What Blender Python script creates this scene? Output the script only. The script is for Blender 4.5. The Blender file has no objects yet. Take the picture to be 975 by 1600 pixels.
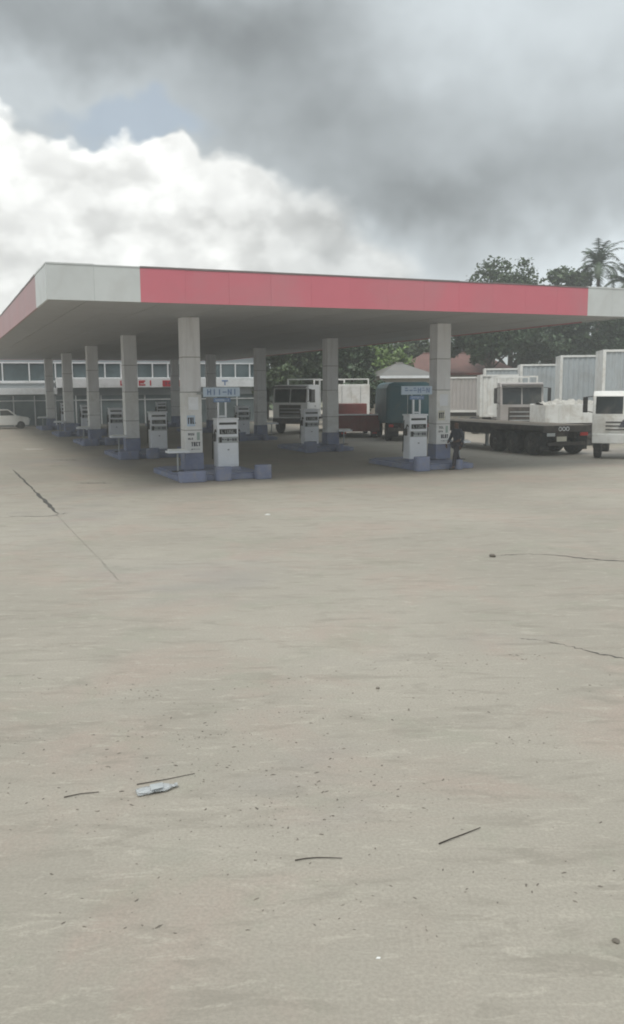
import bpy, bmesh, math, random
from mathutils import Vector, Matrix
R = math.radians
scene = bpy.context.scene
col = scene.collection
random.seed(7)

# ---------------------------------------------------------------- camera
FPX, PITCH, ROLL, CAMH = 1387.6, 0.1384, -0.0074, 2.875
cam_d = bpy.data.cameras.new('camera')
cam = bpy.data.objects.new('camera', cam_d)
col.objects.link(cam)
scene.camera = cam
cam_d.sensor_fit = 'HORIZONTAL'
cam_d.sensor_width = 36.0
cam_d.lens = 36.0 * FPX / 975.0
cam_d.clip_start = 0.1
cam_d.clip_end = 3000
c_, s_ = math.cos(PITCH), math.sin(PITCH)
fw = Vector((0, c_, -s_)); up = Vector((0, s_, c_)); rt = Vector((1, 0, 0))
r2 = rt * math.cos(ROLL) + up * math.sin(ROLL)
u2 = up * math.cos(ROLL) - rt * math.sin(ROLL)
M = Matrix((r2, u2, -fw)).transposed().to_4x4()
M.translation = Vector((0, 0, CAMH))
cam.matrix_world = M

# ---------------------------------------------------------------- render look
scene.render.engine = 'CYCLES'
scene.view_settings.view_transform = 'Standard'
scene.view_settings.look = 'None'
scene.view_settings.gamma = 1.0
scene.view_settings.exposure = 0.05
scene.view_settings.use_curve_mapping = False
scene.cycles.filter_width = 1.9
scene.cycles.max_bounces = 4
scene.cycles.diffuse_bounces = 3
scene.cycles.volume_max_steps = 64
scene.cycles.volume_bounces = 1

# ---------------------------------------------------------------- node helper
class G:
    """tiny expression builder for shader nodes"""
    def __init__(s, tree): s.t = tree; s.n = tree.nodes; s.l = tree.links
    def node(s, typ, **kw):
        n = s.n.new(typ)
        for k, v in kw.items(): setattr(n, k, v)
        return n
    def put(s, sock, v):
        if isinstance(v, (int, float, tuple, list)): sock.default_value = v
        else: s.l.new(v, sock)
    def m(s, op, a, b=0.0, c=0.0, clamp=False):
        n = s.node('ShaderNodeMath', operation=op, use_clamp=clamp)
        s.put(n.inputs[0], a); s.put(n.inputs[1], b); s.put(n.inputs[2], c)
        return n.outputs[0]
    def noise(s, vec, scale, detail=4, rough=.55, dist=0.0, dim='3D'):
        n = s.node('ShaderNodeTexNoise', noise_dimensions=dim)
        s.put(n.inputs['Vector'], vec); n.inputs['Scale'].default_value = scale
        n.inputs['Detail'].default_value = detail; n.inputs['Roughness'].default_value = rough
        n.inputs['Distortion'].default_value = dist
        return n.outputs['Fac']
    def ramp(s, x, lo, hi, a=0.0, b=1.0, kind='SMOOTHSTEP'):
        n = s.node('ShaderNodeMapRange', interpolation_type=kind)
        s.put(n.inputs['Value'], x)
        for i, v in ((1, lo), (2, hi), (3, a), (4, b)): s.put(n.inputs[i], v)
        return n.outputs[0]
    def mix(s, f, a, b, mode='MIX'):
        n = s.node('ShaderNodeMix', data_type='RGBA', blend_type=mode)
        s.put(n.inputs[0], f)
        for i, v in ((6, a), (7, b)):
            if isinstance(v, (tuple, list)) and len(v) == 3: v = tuple(v) + (1,)
            s.put(n.inputs[i], v)
        return n.outputs[2]
    def vmul(s, v, k):
        n = s.node('ShaderNodeVectorMath', operation='MULTIPLY')
        s.put(n.inputs[0], v); s.put(n.inputs[1], k); return n.outputs[0]

# ---------------------------------------------------------------- sky
SUN_EL, SUN_AZ = R(58), R(-150)          # azimuth measured from +Y towards +X
world = bpy.data.worlds.new('World')
scene.world = world
world.use_nodes = True
world.cycles.sampling_method = 'MANUAL'
world.cycles.sample_map_resolution = 256
g = G(world.node_tree); g.n.clear()
tc = g.node('ShaderNodeTexCoord').outputs['Generated']
sep = g.node('ShaderNodeSeparateXYZ'); g.l.new(tc, sep.inputs[0])
X, Y, Z = sep.outputs
az = g.m('ARCTAN2', X, Y)
el = g.m('ARCSINE', Z)
cv = g.node('ShaderNodeCombineXYZ')                       # cloud plane, flatter than tall
g.put(cv.inputs[0], g.m('ADD', az, 4.3)); g.put(cv.inputs[1], g.m('MULTIPLY', el, 1.35)); g.put(cv.inputs[2], 3.7)
P = cv.outputs[0]
wx = g.m('SUBTRACT', g.noise(P, 9, 3, .6, dim='2D'), .5)
cv2 = g.node('ShaderNodeCombineXYZ'); g.put(cv2.inputs[0], g.m('ADD', az, 8.9)); g.put(cv2.inputs[1], el); g.put(cv2.inputs[2], 9.1)
wy = g.m('SUBTRACT', g.noise(cv2.outputs[0], 10, 3, .6, dim='2D'), .5)
def blobs(lst, warp):
    a = g.m('ADD', az, g.m('MULTIPLY', wx, warp)); e = g.m('ADD', el, g.m('MULTIPLY', wy, warp))
    tot = None
    for (a0, e0, ra, re, w) in lst:
        da = g.m('DIVIDE', g.m('SUBTRACT', a, a0), ra); de = g.m('DIVIDE', g.m('SUBTRACT', e, e0), re)
        q = g.m('ADD', g.m('MULTIPLY', da, da), g.m('MULTIPLY', de, de))
        v = g.m('MULTIPLY', g.m('EXPONENT', g.m('MULTIPLY', q, -1.0)), w)
        tot = v if tot is None else g.m('ADD', tot, v)
    return tot
soft = g.noise(P, 5, 3, .5, dim='2D')
fine = g.noise(P, 20, 4, .55, dim='2D')
puff = g.noise(P, 16, 3, .52, dim='2D')
def lobes(scale, k):                                      # rounded cauliflower bulges
    w = g.node('ShaderNodeVectorMath', operation='ADD'); cw = g.node('ShaderNodeCombineXYZ')
    g.put(cw.inputs[0], g.m('MULTIPLY', wx, .06)); g.put(cw.inputs[1], g.m('ADD', g.m('MULTIPLY', wy, .06), k)); g.put(cw.inputs[2], k)
    g.l.new(P, w.inputs[0]); g.l.new(cw.outputs[0], w.inputs[1])
    n = g.node('ShaderNodeTexVoronoi', feature='SMOOTH_F1', voronoi_dimensions='2D'); g.l.new(w.outputs[0], n.inputs['Vector'])
    n.inputs['Scale'].default_value = scale; n.inputs['Smoothness'].default_value = .55
    return g.m('SUBTRACT', .45, n.outputs['Distance'])
lob = g.m('ADD', lobes(15, .3), g.m('MULTIPLY', lobes(36, 1.7), .5))
# grey stratus sheet, broad light and dark parts
dark = blobs([(-.22, .365, .28, .045, 1.3), (.115, .195, .10, .034, 1.15), (.0, .275, .11, .055, 1.0), (.25, .22, .14, .035, .55), (-.02, .36, .10, .06, .35)], .08)
lite = blobs([(.15, .38, .09, .06, .9), (.33, .135, .11, .035, 1.7), (.32, .35, .14, .06, .65), (-.30, .30, .10, .02, .5), (.10, .10, .25, .03, .9), (.02, .14, .08, .03, .5)], .1)
val = g.m('ADD', g.ramp(soft, .3, .7, .50, .57), g.m('MULTIPLY', dark, -.17))
val = g.m('ADD', val, g.m('MULTIPLY', lite, .17))
val = g.m('ADD', val, g.m('MULTIPLY', g.m('SUBTRACT', fine, .5), .07))
val = g.m('MAXIMUM', val, .2)
val = g.m('MULTIPLY', val, g.ramp(el, .33, 1.30, 1.0, 2.3))          # an overcast sky is brightest overhead
grey = g.node('ShaderNodeCombineColor')
g.put(grey.inputs[0], g.m('MULTIPLY', val, .925)); g.put(grey.inputs[1], g.m('MULTIPLY', val, 1.01)); g.put(grey.inputs[2], g.m('MULTIPLY', val, 1.055))
skyc = grey.outputs[0]
# gap in the cloud showing pale blue
nish = g.node('ShaderNodeTexSky', sky_type='NISHITA', sun_disc=False, sun_elevation=SUN_EL, sun_rotation=SUN_AZ)
blue = g.mix(.45, g.vmul(nish.outputs[0], (.125, .122, .118)), (.58, .64, .68))
gap = g.ramp(blobs([(-.19, .268, .06, .028, 1.0), (-.14, .262, .06, .02, .55), (-.26, .28, .07, .02, .45)], .09), .2, 1.0, 0, .62)
skyc = g.mix(gap, skyc, blue)
# bright cumulus bank low in the gap, greyer and softer to the right
cum = blobs([(-.32, .235, .05, .045, .85), (-.24, .215, .07, .036, .95), (-.160, .222, .036, .034, 1.0), (-.09, .205, .04, .055, .7), (-.26, .14, .17, .08, 1.0), (-.06, .15, .11, .065, .95), (.015, .165, .05, .05, .55), (.08, .115, .06, .035, .7), (-.1, .08, .5, .05, .3)], .05)
cum = g.m('ADD', cum, g.m('MULTIPLY', g.m('SUBTRACT', fine, .5), .35))
cum = g.m('ADD', cum, g.m('MULTIPLY', lob, g.ramp(az, -.14, .0, .5, .22)))
edge = g.m('MULTIPLY', g.ramp(cum, .47, g.ramp(az, -.16, .0, .72, .98)), g.ramp(az, -.12, .06, .97, .72))
shade = g.m('ADD', g.ramp(puff, .38, .62, .82, 1.0), g.m('MULTIPLY', lob, .32))
shade = g.m('ADD', shade, g.ramp(el, .15, .24, -.04, .05))
shade = g.m('ADD', shade, g.ramp(az, -.12, .03, 0, -.20))
shade = g.m('ADD', shade, g.ramp(cum, .6, 1.0, .07, 0))
cumc = g.node('ShaderNodeCombineColor')
for k_, v_ in enumerate((.99, 1.0, .975)): g.put(cumc.inputs[k_], g.m('MULTIPLY', shade, v_))
skyc = g.mix(edge, skyc, cumc.outputs[0])
skyc = g.vmul(skyc, (10, 10, 10))
bg = g.node('ShaderNodeBackground'); g.l.new(skyc, bg.inputs[0]); bg.inputs[1].default_value = .1
wo = g.node('ShaderNodeOutputWorld'); g.l.new(bg.outputs[0], wo.inputs[0])

# ---------------------------------------------------------------- sun behind thin cloud
sl = bpy.data.lights.new('sun', 'SUN')
sl.energy = 1.9; sl.angle = R(22); sl.color = (1, .965, .90)
sun = bpy.data.objects.new('sun', sl); col.objects.link(sun)
sd = Vector((math.sin(SUN_AZ) * math.cos(SUN_EL), math.cos(SUN_AZ) * math.cos(SUN_EL), math.sin(SUN_EL)))
sun.rotation_euler = sd.to_track_quat('Z', 'Y').to_euler()
sun.location = sd * 60

# ---------------------------------------------------------------- materials
MATS = {}
def mat(name, c, rough=.6, var=.12, scale=3.0, bump=0.0, bscale=30.0, metal=0.0, dirt=None, dscale=1.2, damt=.5, spec=.5, trans=0.0, runs=False):
    if name in MATS: return MATS[name]
    m = bpy.data.materials.new(name); m.use_nodes = True
    q = G(m.node_tree); bs = q.n['Principled BSDF']
    tco = q.node('ShaderNodeTexCoord').outputs['Object']
    oi = q.node('ShaderNodeObjectInfo').outputs['Random']
    n1 = q.noise(tco, scale, 5, .6)
    k = q.ramp(n1, .25, .75, 1 - var, 1 + var, 'LINEAR')
    k = q.m('MULTIPLY', k, q.ramp(oi, 0, 1, 1 - var * .35, 1 + var * .35, 'LINEAR'))
    cc = q.node('ShaderNodeCombineColor')
    for i in range(3): q.put(cc.inputs[i], q.m('MULTIPLY', k, c[i]))
    o = cc.outputs[0]
    if dirt:
        dv = q.vmul(tco, (3.0, 3.0, .25)) if runs else tco
        d = q.ramp(q.noise(dv, dscale, 6, .68, .5), .42, .72, 0, damt)
        o = q.mix(d, o, dirt)
    q.l.new(o, bs.inputs['Base Color'])
    q.put(bs.inputs['Roughness'], q.ramp(n1, .2, .8, max(.03, rough - .08), min(1, rough + .08), 'LINEAR'))
    bs.inputs['Metallic'].default_value = metal
    bs.inputs['Specular IOR Level'].default_value = spec
    if trans: bs.inputs['Transmission Weight'].default_value = trans
    if bump:
        b = q.node('ShaderNodeBump'); b.inputs['Strength'].default_value = bump; b.inputs['Distance'].default_value = .02
        q.l.new(q.noise(tco, bscale, 5, .6), b.inputs['Height']); q.l.new(b.outputs[0], bs.inputs['Normal'])
    MATS[name] = m
    return m
GRIME = (.16, .14, .115)
m_fred = mat('faded red fascia', (.60, .165, .205), .45, .05, .5, .05, 4, dirt=(.49, .23, .25), dscale=.3, damt=.5)
m_fpink = mat('grey pink fascia', (.44, .27, .275), .5, .06, .5, .05, 4, dirt=(.36, .28, .28), dscale=.4, damt=.4)  # greyer, less saturated pink for the left side panels
m_fwhite = mat('weathered white fascia', (.60, .62, .61), .45, .06, .8, dirt=(.48, .48, .46), damt=.4)
m_lip = mat('fascia lip', (.20, .17, .165), .5, .2)
m_soffit = mat('soffit sheet', (.39, .395, .405), .6, .08, .6, dirt=(.31, .31, .31), damt=.5)
m_roof = mat('roof sheet', (.42, .43, .43), .5, .1)
m_col = mat('column cladding', (.73, .73, .745), .5, .07, 1.2, .05, 6, dirt=(.52, .50, .50), dscale=1.4, damt=.5, runs=True)
m_colw = mat('column lower panel', (.76, .76, .75), .45, .07, 1.2, dirt=(.52, .50, .46), dscale=2, damt=.45)
m_seam = mat('dark seam', (.32, .31, .30), .7, .2)
m_kerb = mat('blue painted concrete', (.21, .235, .345), .75, .2, 2, .3, 20, dirt=(.30, .29, .30), dscale=2.2, damt=.75)
m_isl = mat('island concrete', (.29, .28, .275), .8, .15, 2, .3, 25, dirt=GRIME, damt=.5)
m_white = mat('white enamel', (.82, .84, .88), .35, .05, 2, dirt=(.60, .59, .57), dscale=1.8, damt=.35)
m_grey = mat('grey enamel', (.40, .42, .42), .45, .1, 2, dirt=GRIME, damt=.35)
m_black = mat('black rubber', (.022, .022, .023), .7, .3, 6, dirt=(.10, .09, .075), dscale=3, damt=.6)
m_screen = mat('dark display glass', (.018, .021, .022), .15, .2)
m_blue = mat('sign blue', (.16, .24, .42), .5, .15)
m_pale = mat('sign pale blue', (.50, .60, .72), .4, .08)
m_ink = mat('dark print', (.06, .06, .075), .6, .3)
m_redink = mat('red print', (.46, .035, .05), .5, .15)
m_glass = mat('window glass', (.10, .135, .145), .08, .3, .6, spec=.8)
m_tglass = mat('truck glass', (.022, .028, .030), .12, .3, 1.5, spec=.45, dirt=(.13, .12, .10), dscale=1.2, damt=.5)
m_glassd = mat('shopfront glass', (.17, .21, .22), .1, .4, .4, spec=.7)
m_bwhite = mat('building white', (.80, .82, .83), .6, .07, .8, dirt=(.42, .42, .40), damt=.4)
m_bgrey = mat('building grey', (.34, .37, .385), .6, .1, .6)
m_truck = mat('truck white', (.74, .74, .71), .35, .07, 1.2, dirt=(.36, .31, .24), dscale=1.1, damt=.55)
m_boxp = mat('trailer panel blue grey', (.40, .435, .45), .5, .08, .8, dirt=(.26, .255, .24), dscale=.8, damt=.5)
m_boxpk = mat('trailer panel dusty', (.40, .375, .36), .55, .08, .8, dirt=(.26, .23, .20), dscale=.8, damt=.5)
m_chas = mat('chassis steel', (.045, .04, .037), .6, .3, 2, dirt=(.14, .11, .085), dscale=2, damt=.65)
m_maroon = mat('maroon tipper', (.20, .058, .05), .5, .2, 1.5, dirt=(.16, .12, .10), damt=.5)
m_teal = mat('teal truck paint', (.028, .092, .112), .45, .15, 1.2, dirt=(.09, .11, .10), damt=.5)
m_rim = mat('wheel rim', (.30, .29, .27), .5, .2, 3, dirt=(.15, .12, .09), damt=.6)
m_tail = mat('tail lamp red', (.40, .02, .015), .3, .1)
m_lamp = mat('headlamp glass', (.55, .57, .56), .12, .1)
m_plate = mat('number plate', (.62, .60, .50), .5, .1)
m_bark = mat('bark', (.085, .065, .048), .9, .3, 4, .5, 18)
m_rtile = mat('roof tile', (.155, .08, .068), .8, .25, 2, .3, 10, dirt=(.10, .07, .06), damt=.5)
m_groof = mat('grey roof sheet', (.15, .145, .135), .5, .12, 1, dirt=(.22, .19, .16), damt=.5)
m_plaster = mat('plaster', (.42, .385, .33), .8, .1, 1, dirt=(.25, .22, .18), damt=.5)
m_truckw = mat('clean truck white', (.84, .84, .82), .35, .05, 1.2, dirt=(.60, .56, .50), dscale=1.1, damt=.4)
m_tarp = mat('white tarpaulin', (.66, .66, .62), .6, .08, 1.5, .3, 5, dirt=(.42, .39, .33), damt=.4)
m_cloth = mat('dark cloth', (.045, .050, .066), .85, .25, 6)
m_trouser = mat('dark trousers', (.040, .036, .046), .85, .25, 6)
m_skin = mat('skin', (.10, .055, .038), .55, .1)
m_hair = mat('black hair', (.012, .011, .010), .8, .2, 30)
m_shoe = mat('shoe leather', (.02, .018, .017), .5, .2)
m_plast = mat('clear plastic', (.72, .74, .74), .12, .05, 4, spec=.7, trans=.55)
m_twig = mat('dry twig', (.045, .033, .025), .9, .3, 20)
m_pebble = mat('pebble', (.15, .132, .108), .9, .5, 2)
m_joint = mat('tar joint', (.075, .07, .062), .85, .35, 3)
m_stain = mat('oily patch', (.14, .13, .115), .75, .25, 2)
m_litter = mat('white scrap', (.75, .75, .72), .6, .05)
def leafmat(name, c):
    if name in MATS: return MATS[name]
    m = bpy.data.materials.new(name); m.use_nodes = True
    q = G(m.node_tree); bs = q.n['Principled BSDF']
    t = q.node('ShaderNodeTexCoord').outputs['Object']
    a = q.noise(t, .7, 3); b = q.noise(t, 9, 2)
    o = q.mix(q.ramp(a, .35, .65), tuple(x * .65 for x in c), tuple(min(1, x * 1.3) for x in c))
    o = q.mix(q.ramp(b, .4, .7, 0, .45), o, (c[0] * 1.7, c[1] * 1.45, c[2] * .9))
    q.l.new(o, bs.inputs['Base Color']); bs.inputs['Roughness'].default_value = .55
    bs.inputs['Subsurface Weight'].default_value = 0
    MATS[name] = m; return m
m_leaf = leafmat('leaf dull', (.060, .092, .042))
m_leafd = leafmat('leaf dark', (.042, .068, .036))
m_leafl = leafmat('leaf light', (.11, .175, .045))

# ---------------------------------------------------------------- mesh helpers
class MB:
    def __init__(s): s.v = []; s.f = []
    def add(s, vs, fs):
        o = len(s.v); s.v += [tuple(x) for x in vs]; s.f += [tuple(i + o for i in f) for f in fs]; return s
    def box(s, x0, x1, y0, y1, z0, z1):
        return s.add([(x0, y0, z0), (x1, y0, z0), (x1, y1, z0), (x0, y1, z0), (x0, y0, z1), (x1, y0, z1), (x1, y1, z1), (x0, y1, z1)],
                     [(3, 2, 1, 0), (4, 5, 6, 7), (0, 1, 5, 4), (1, 2, 6, 5), (2, 3, 7, 6), (3, 0, 4, 7)])
    def tube(s, p0, p1, r0, r1=None, n=10, caps=True):
        r1 = r0 if r1 is None else r1
        p0 = Vector(p0); p1 = Vector(p1); d = (p1 - p0).normalized()
        a = d.orthogonal().normalized(); b = d.cross(a)
        vs = []
        for p, r in ((p0, r0), (p1, r1)):
            for i in range(n):
                t = 2 * math.pi * i / n; vs.append(p + (a * math.cos(t) + b * math.sin(t)) * r)
        fs = [(i, (i + 1) % n, n + (i + 1) % n, n + i) for i in range(n)]
        if caps: fs += [tuple(range(n))[::-1], tuple(range(n, 2 * n))]
        return s.add(vs, fs)
    def path(s, pts, r, n=6):
        for a, b in zip(pts[:-1], pts[1:]): s.tube(a, b, r, r, n)
        return s
    def lathex(s, prof, c, n=24):          # profile (r, x) turned about the x axis
        vs = []
        for r, x in prof:
            for i in range(n):
                t = 2 * math.pi * i / n; vs.append((c[0] + x, c[1] + r * math.cos(t), c[2] + r * math.sin(t)))
        k = len(prof)
        fs = [(j * n + i, j * n + (i + 1) % n, (j + 1) * n + (i + 1) % n, (j + 1) * n + i) for j in range(k - 1) for i in range(n)]
        fs += [tuple(range(n))[::-1], tuple(range((k - 1) * n, k * n))]
        return s.add(vs, fs)
    def prismx(s, poly, x0, x1):           # polygon in (y, z) swept along x
        n = len(poly)
        vs = [(x0, y, z) for y, z in poly] + [(x1, y, z) for y, z in poly]
        return s.add(vs, [tuple(range(n)), tuple(range(n, 2 * n))[::-1]] + [(i, i + n, (i + 1) % n + n, (i + 1) % n) for i in range(n)])
    def prismy(s, poly, y0, y1):           # polygon in (x, z) swept along y
        n = len(poly)
        vs = [(x, y0, z) for x, z in poly] + [(x, y1, z) for x, z in poly]
        return s.add(vs, [tuple(range(n)), tuple(range(n, 2 * n))[::-1]] + [(i, i + n, (i + 1) % n + n, (i + 1) % n) for i in range(n)])
    def prismz(s, poly, z0, z1):
        n = len(poly)
        vs = [(x, y, z0) for x, y in poly] + [(x, y, z1) for x, y in poly]
        return s.add(vs, [tuple(range(n))[::-1], tuple(range(n, 2 * n))] + [(i, (i + 1) % n, (i + 1) % n + n, i + n) for i in range(n)])
    def build(s, name, m, parent=None, bevel=0.0, smooth=False, seg=2, loc=None):
        me = bpy.data.meshes.new(name); me.from_pydata(s.v, [], s.f)
        bm = bmesh.new(); bm.from_mesh(me)
        bmesh.ops.recalc_face_normals(bm, faces=bm.faces)
        if bevel: bmesh.ops.bevel(bm, geom=list(bm.edges), offset=bevel, segments=seg, profile=.6, affect='EDGES')
        bm.to_mesh(me); bm.free()
        if smooth:
            for p in me.polygons: p.use_smooth = True
        me.materials.append(m)
        o = bpy.data.objects.new(name, me); col.objects.link(o)
        if parent: o.parent = parent
        if loc: o.location = loc
        return o
def bx(*a): return MB().box(*a)
def tag(o, label=None, cat=None, group=None, kind=None):
    if label: o['label'] = label
    if cat: o['category'] = cat
    if group: o['group'] = group
    if kind: o['kind'] = kind
    return o
def thing(name, label, cat, loc=(0, 0, 0), rz=0.0, group=None):
    o = bpy.data.objects.new(name, None); o.empty_display_size = .3; col.objects.link(o)
    o.location = loc; o.rotation_euler = (0, 0, rz)
    return tag(o, label, cat, group)
def copy_tree(o, parent=None):
    c = o.copy(); col.objects.link(c); c.parent = parent
    for ch in list(o.children): copy_tree(ch, c)
    return c
def pseudo(mb, x0, x1, z0, z1, n, y0, y1, seed, st=.16):
    """rows of letter-like strokes, for print too blurred to read"""
    rg = random.Random(seed); w = (x1 - x0) / n; h = z1 - z0; t = st * h
    for i in range(n):
        a = x0 + i * w + .1 * w; b = x0 + (i + 1) * w - .12 * w
        k = rg.choice('EHNLTIUF') if n < 6 else rg.choice('HI-:=N')
        if k in 'EHNLUF': mb.box(a, a + t, y0, y1, z0, z1)
        if k in 'HNU': mb.box(b - t, b, y0, y1, z0, z1)
        if k in 'EL': mb.box(a + t, b, y0, y1, z0, z0 + t)
        if k == 'U': mb.box(a + t, b - t, y0, y1, z0, z0 + t)
        if k in 'EF': mb.box(a + t, b, y0, y1, z1 - t, z1)
        if k in 'EHF': mb.box(a + t, b - t, y0, y1, z0 + h * .45, z0 + h * .45 + t)
        if k == 'N': mb.prismy([(a + t, z1), (a + t, z1 - t * 1.6), (b - t, z0), (b - t, z0 + t * 1.6)], y0, y1)
        if k == 'T': mb.box(a, b, y0, y1, z1 - t, z1); mb.box((a + b) / 2 - t / 2, (a + b) / 2 + t / 2, y0, y1, z0, z1 - t)
        if k in '-=:': mb.box(a, b, y0, y1, z0 + h * .38, z0 + h * .38 + t)
        if k in '=:': mb.box(a + t * (k == ':'), b - t, y0, y1, z1 - t, z1)
        if k == 'I': mb.box((a + b) / 2 - t / 2, (a + b) / 2 + t / 2, y0, y1, z0, z1)

# station frame: a runs along the canopy front (to the right), b away from the camera
YAW = .3954
O = Vector((-4.0032, 29.7325, 0)); E2 = Vector((math.cos(YAW), math.sin(YAW), 0)); E1 = Vector((-math.sin(YAW), math.cos(YAW), 0))
def W(a, b, z=0.0): return O + E2 * a + E1 * b + Vector((0, 0, z))
BAY, ACR = 10.055, 9.53
A0, A1, B0, B1 = -5.03, 14.08, -5.03, 42.4
CL, FH = 5.2, .90

# ---------------------------------------------------------------- ground
gm = bpy.data.materials.new('dusty earth'); gm.use_nodes = True
q = G(gm.node_tree); t = q.node('ShaderNodeTexCoord').outputs['Object']
q.l.new(q.mix(q.ramp(q.noise(t, .08, 6), .4, .62), (.27, .235, .18), (.10, .12, .06)), q.n['Principled BSDF'].inputs['Base Color'])
q.n['Principled BSDF'].inputs['Roughness'].default_value = .95
gr = MB().add([(-900, -60, -.02), (900, -60, -.02), (900, 1500, -.02), (-900, 1500, -.02)], [(0, 1, 2, 3)]).build('ground', gm)
tag(gr, kind='structure')

fm = bpy.data.materials.new('worn concrete'); fm.use_nodes = True
q = G(fm.node_tree); bs = q.n['Principled BSDF']
t = q.node('ShaderNodeTexCoord').outputs['Object']
mp = q.node('ShaderNodeMapping'); q.l.new(t, mp.inputs[0]); mp.inputs['Rotation'].default_value = (0, 0, R(-12)); mp.inputs['Scale'].default_value = (.55, 1.7, 1)
ts = mp.outputs[0]
o = q.mix(q.ramp(q.noise(t, .14, 5, .55, .4), .36, .64), (.318, .289, .241), (.392, .357, .300))
o = q.mix(q.ramp(q.noise(t, .45, 6, .62, .6), .47, .66, 0, .65), o, (.385, .305, .255))           # reddish dust
o = q.mix(q.ramp(q.noise(t, .8, 7, .65, .3), .52, .64, 0, .4), o, (.30, .30, .235))               # damp greenish grey
o = q.mix(q.ramp(q.noise(ts, 2.2, 8, .7, .5), .50, .64, 0, .5), o, (.245, .22, .18))              # swept streaks
o = q.mix(q.ramp(q.noise(ts, 5.5, 8, .74, .6), .53, .64, 0, .5), o, (.47, .43, .36))              # scuffed pale
o = q.mix(q.ramp(q.noise(t, .085, 4, .6, 1.2), .53, .68, 0, .6), o, (.275, .255, .24))            # old tyre grey
v = q.node('ShaderNodeTexVoronoi'); q.put(v.inputs['Vector'], t); v.inputs['Scale'].default_value = 16.0; v.inputs['Randomness'].default_value = 1
spk = q.m('MULTIPLY', q.ramp(q.m('ADD', v.outputs['Distance'], q.m('MULTIPLY', q.noise(t, 60, 3), .25)), .16, .26, 1, 0), q.ramp(q.noise(t, .9, 4), .54, .66))
o = q.mix(q.m('MULTIPLY', spk, .7), o, (.12, .105, .085))
fine_ = q.noise(t, 45, 5, .7)
o = q.mix(q.ramp(fine_, .35, .65, 0, .42), o, (.225, .205, .17))
q.l.new(o, bs.inputs['Base Color']); bs.inputs['Roughness'].default_value = .85; bs.inputs['Specular IOR Level'].default_value = .3
b = q.node('ShaderNodeBump'); b.inputs['Strength'].default_value = .35; b.inputs['Distance'].default_value = .02
hgt = q.m('ADD', q.m('MULTIPLY', q.noise(ts, 3.0, 8, .68), 1.2), q.m('MULTIPLY', fine_, .25))
q.l.new(hgt, b.inputs['Height']); q.l.new(b.outputs[0], bs.inputs['Normal'])
fc = MB().add([(-70, -10, 0), (70, -10, 0), (70, 120, 0), (-70, 120, 0)], [(0, 1, 2, 3)]).build('forecourt', fm)
tag(fc, kind='structure')

def strip(name, pts, wid, m, z=.004, jit=.3, seed=1, n=24, taper=True):
    """flat ribbon along a poly-line on the concrete"""
    rg = random.Random(seed); P_ = [Vector((p[0], p[1], 0)) for p in pts]
    L = [0]
    for a, b_ in zip(P_[:-1], P_[1:]): L.append(L[-1] + (b_ - a).length)
    vs = []
    for i in range(n + 1):
        d = L[-1] * i / n; k = max(j for j in range(len(L)) if L[j] <= d + 1e-6); k = min(k, len(P_) - 2)
        u = (d - L[k]) / max(1e-6, L[k + 1] - L[k]); p = P_[k].lerp(P_[k + 1], u); dr = (P_[k + 1] - P_[k]).normalized(); nr = Vector((-dr.y, dr.x, 0))
        w = wid * (1 + jit * rg.uniform(-1, 1)) * (min(1, .25 + 3 * min(i / n, 1 - i / n)) if taper else 1)
        p = p + nr * wid * jit * 1.5 * rg.uniform(-1, 1)
        vs += [p + nr * w / 2 + Vector((0, 0, z)), p - nr * w / 2 + Vector((0, 0, z))]
    return MB().add(vs, [(2 * i, 2 * i + 1, 2 * i + 3, 2 * i + 2) for i in range(n)]).build(name, m, fc)
def wp(a, b): p = W(a, b); return (p.x, p.y)
strip('joint', [wp(-5.36, -7.6), wp(-5.36, -13.6)],   .014, mat('faint joint', (.24, .22, .185), .85, .2), seed=25, jit=.4, n=24)
strip('joint', [wp(-5.36, 5.2), wp(-5.33, -2.6)], .06, m_joint, seed=3, jit=.25, n=30)
strip('joint', [wp(-5.33, -2.2), wp(-5.31, -7.6)], .10, m_joint, seed=4, jit=.18, n=16)
strip('joint', [wp(-5.36, -13.6), wp(-5.37, -15.6)], .03, mat('faint joint', (.24, .22, .185), .85, .2), seed=5, jit=.3, n=12)
strip('joint', [(-10.1, 34.0), (-9.2, 33.9)], .1, m_stain, seed=15, jit=.4, n=8)
strip('crack', [(3.75, 15.15), (4.3, 14.95), (4.55, 14.72), (5.3, 14.35), (7.4, 13.3)], .05, m_joint, seed=6, jit=.6, n=46)
strip('crack', [(3.05, 14.95), (3.4, 15.1), (3.75, 15.15)], .022, m_joint, seed=7, jit=.8, n=18)
strip('crack', [(2.62, 9.85), (2.86, 9.62), (3.02, 9.40), (3.16, 9.27), (3.4, 9.05), (4.6, 8.2)], .022, m_joint, seed=8, jit=.8, n=60)
strip('crack', [(2.35, 9.95), (2.62, 9.85)], .009, m_joint, seed=9, jit=.8, n=14)
strip('stain', [(-7.35, 27.56), (-6.8, 27.5), (-6.2, 27.46)], .16, m_stain, seed=10, jit=.3, n=16)
strip('stain', [(-10.9, 36.9), (-9.5, 36.7)], .2, m_stain, seed=11, jit=.4, n=12)
strip('stain', [(-7.0, 20.3), (-6.1, 20.2), (-5.7, 20.9)], .05, m_stain, seed=12, jit=.5, n=16)
strip('stain', [(-6.8, 16.0), (-5.9, 15.9)], .06, m_stain, seed=13, jit=.5, n=14)
strip('paint_mark', [(-14.3, 43.9), (-13.2, 43.75)], .22, m_litter, seed=14, jit=.2, n=6)

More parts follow.
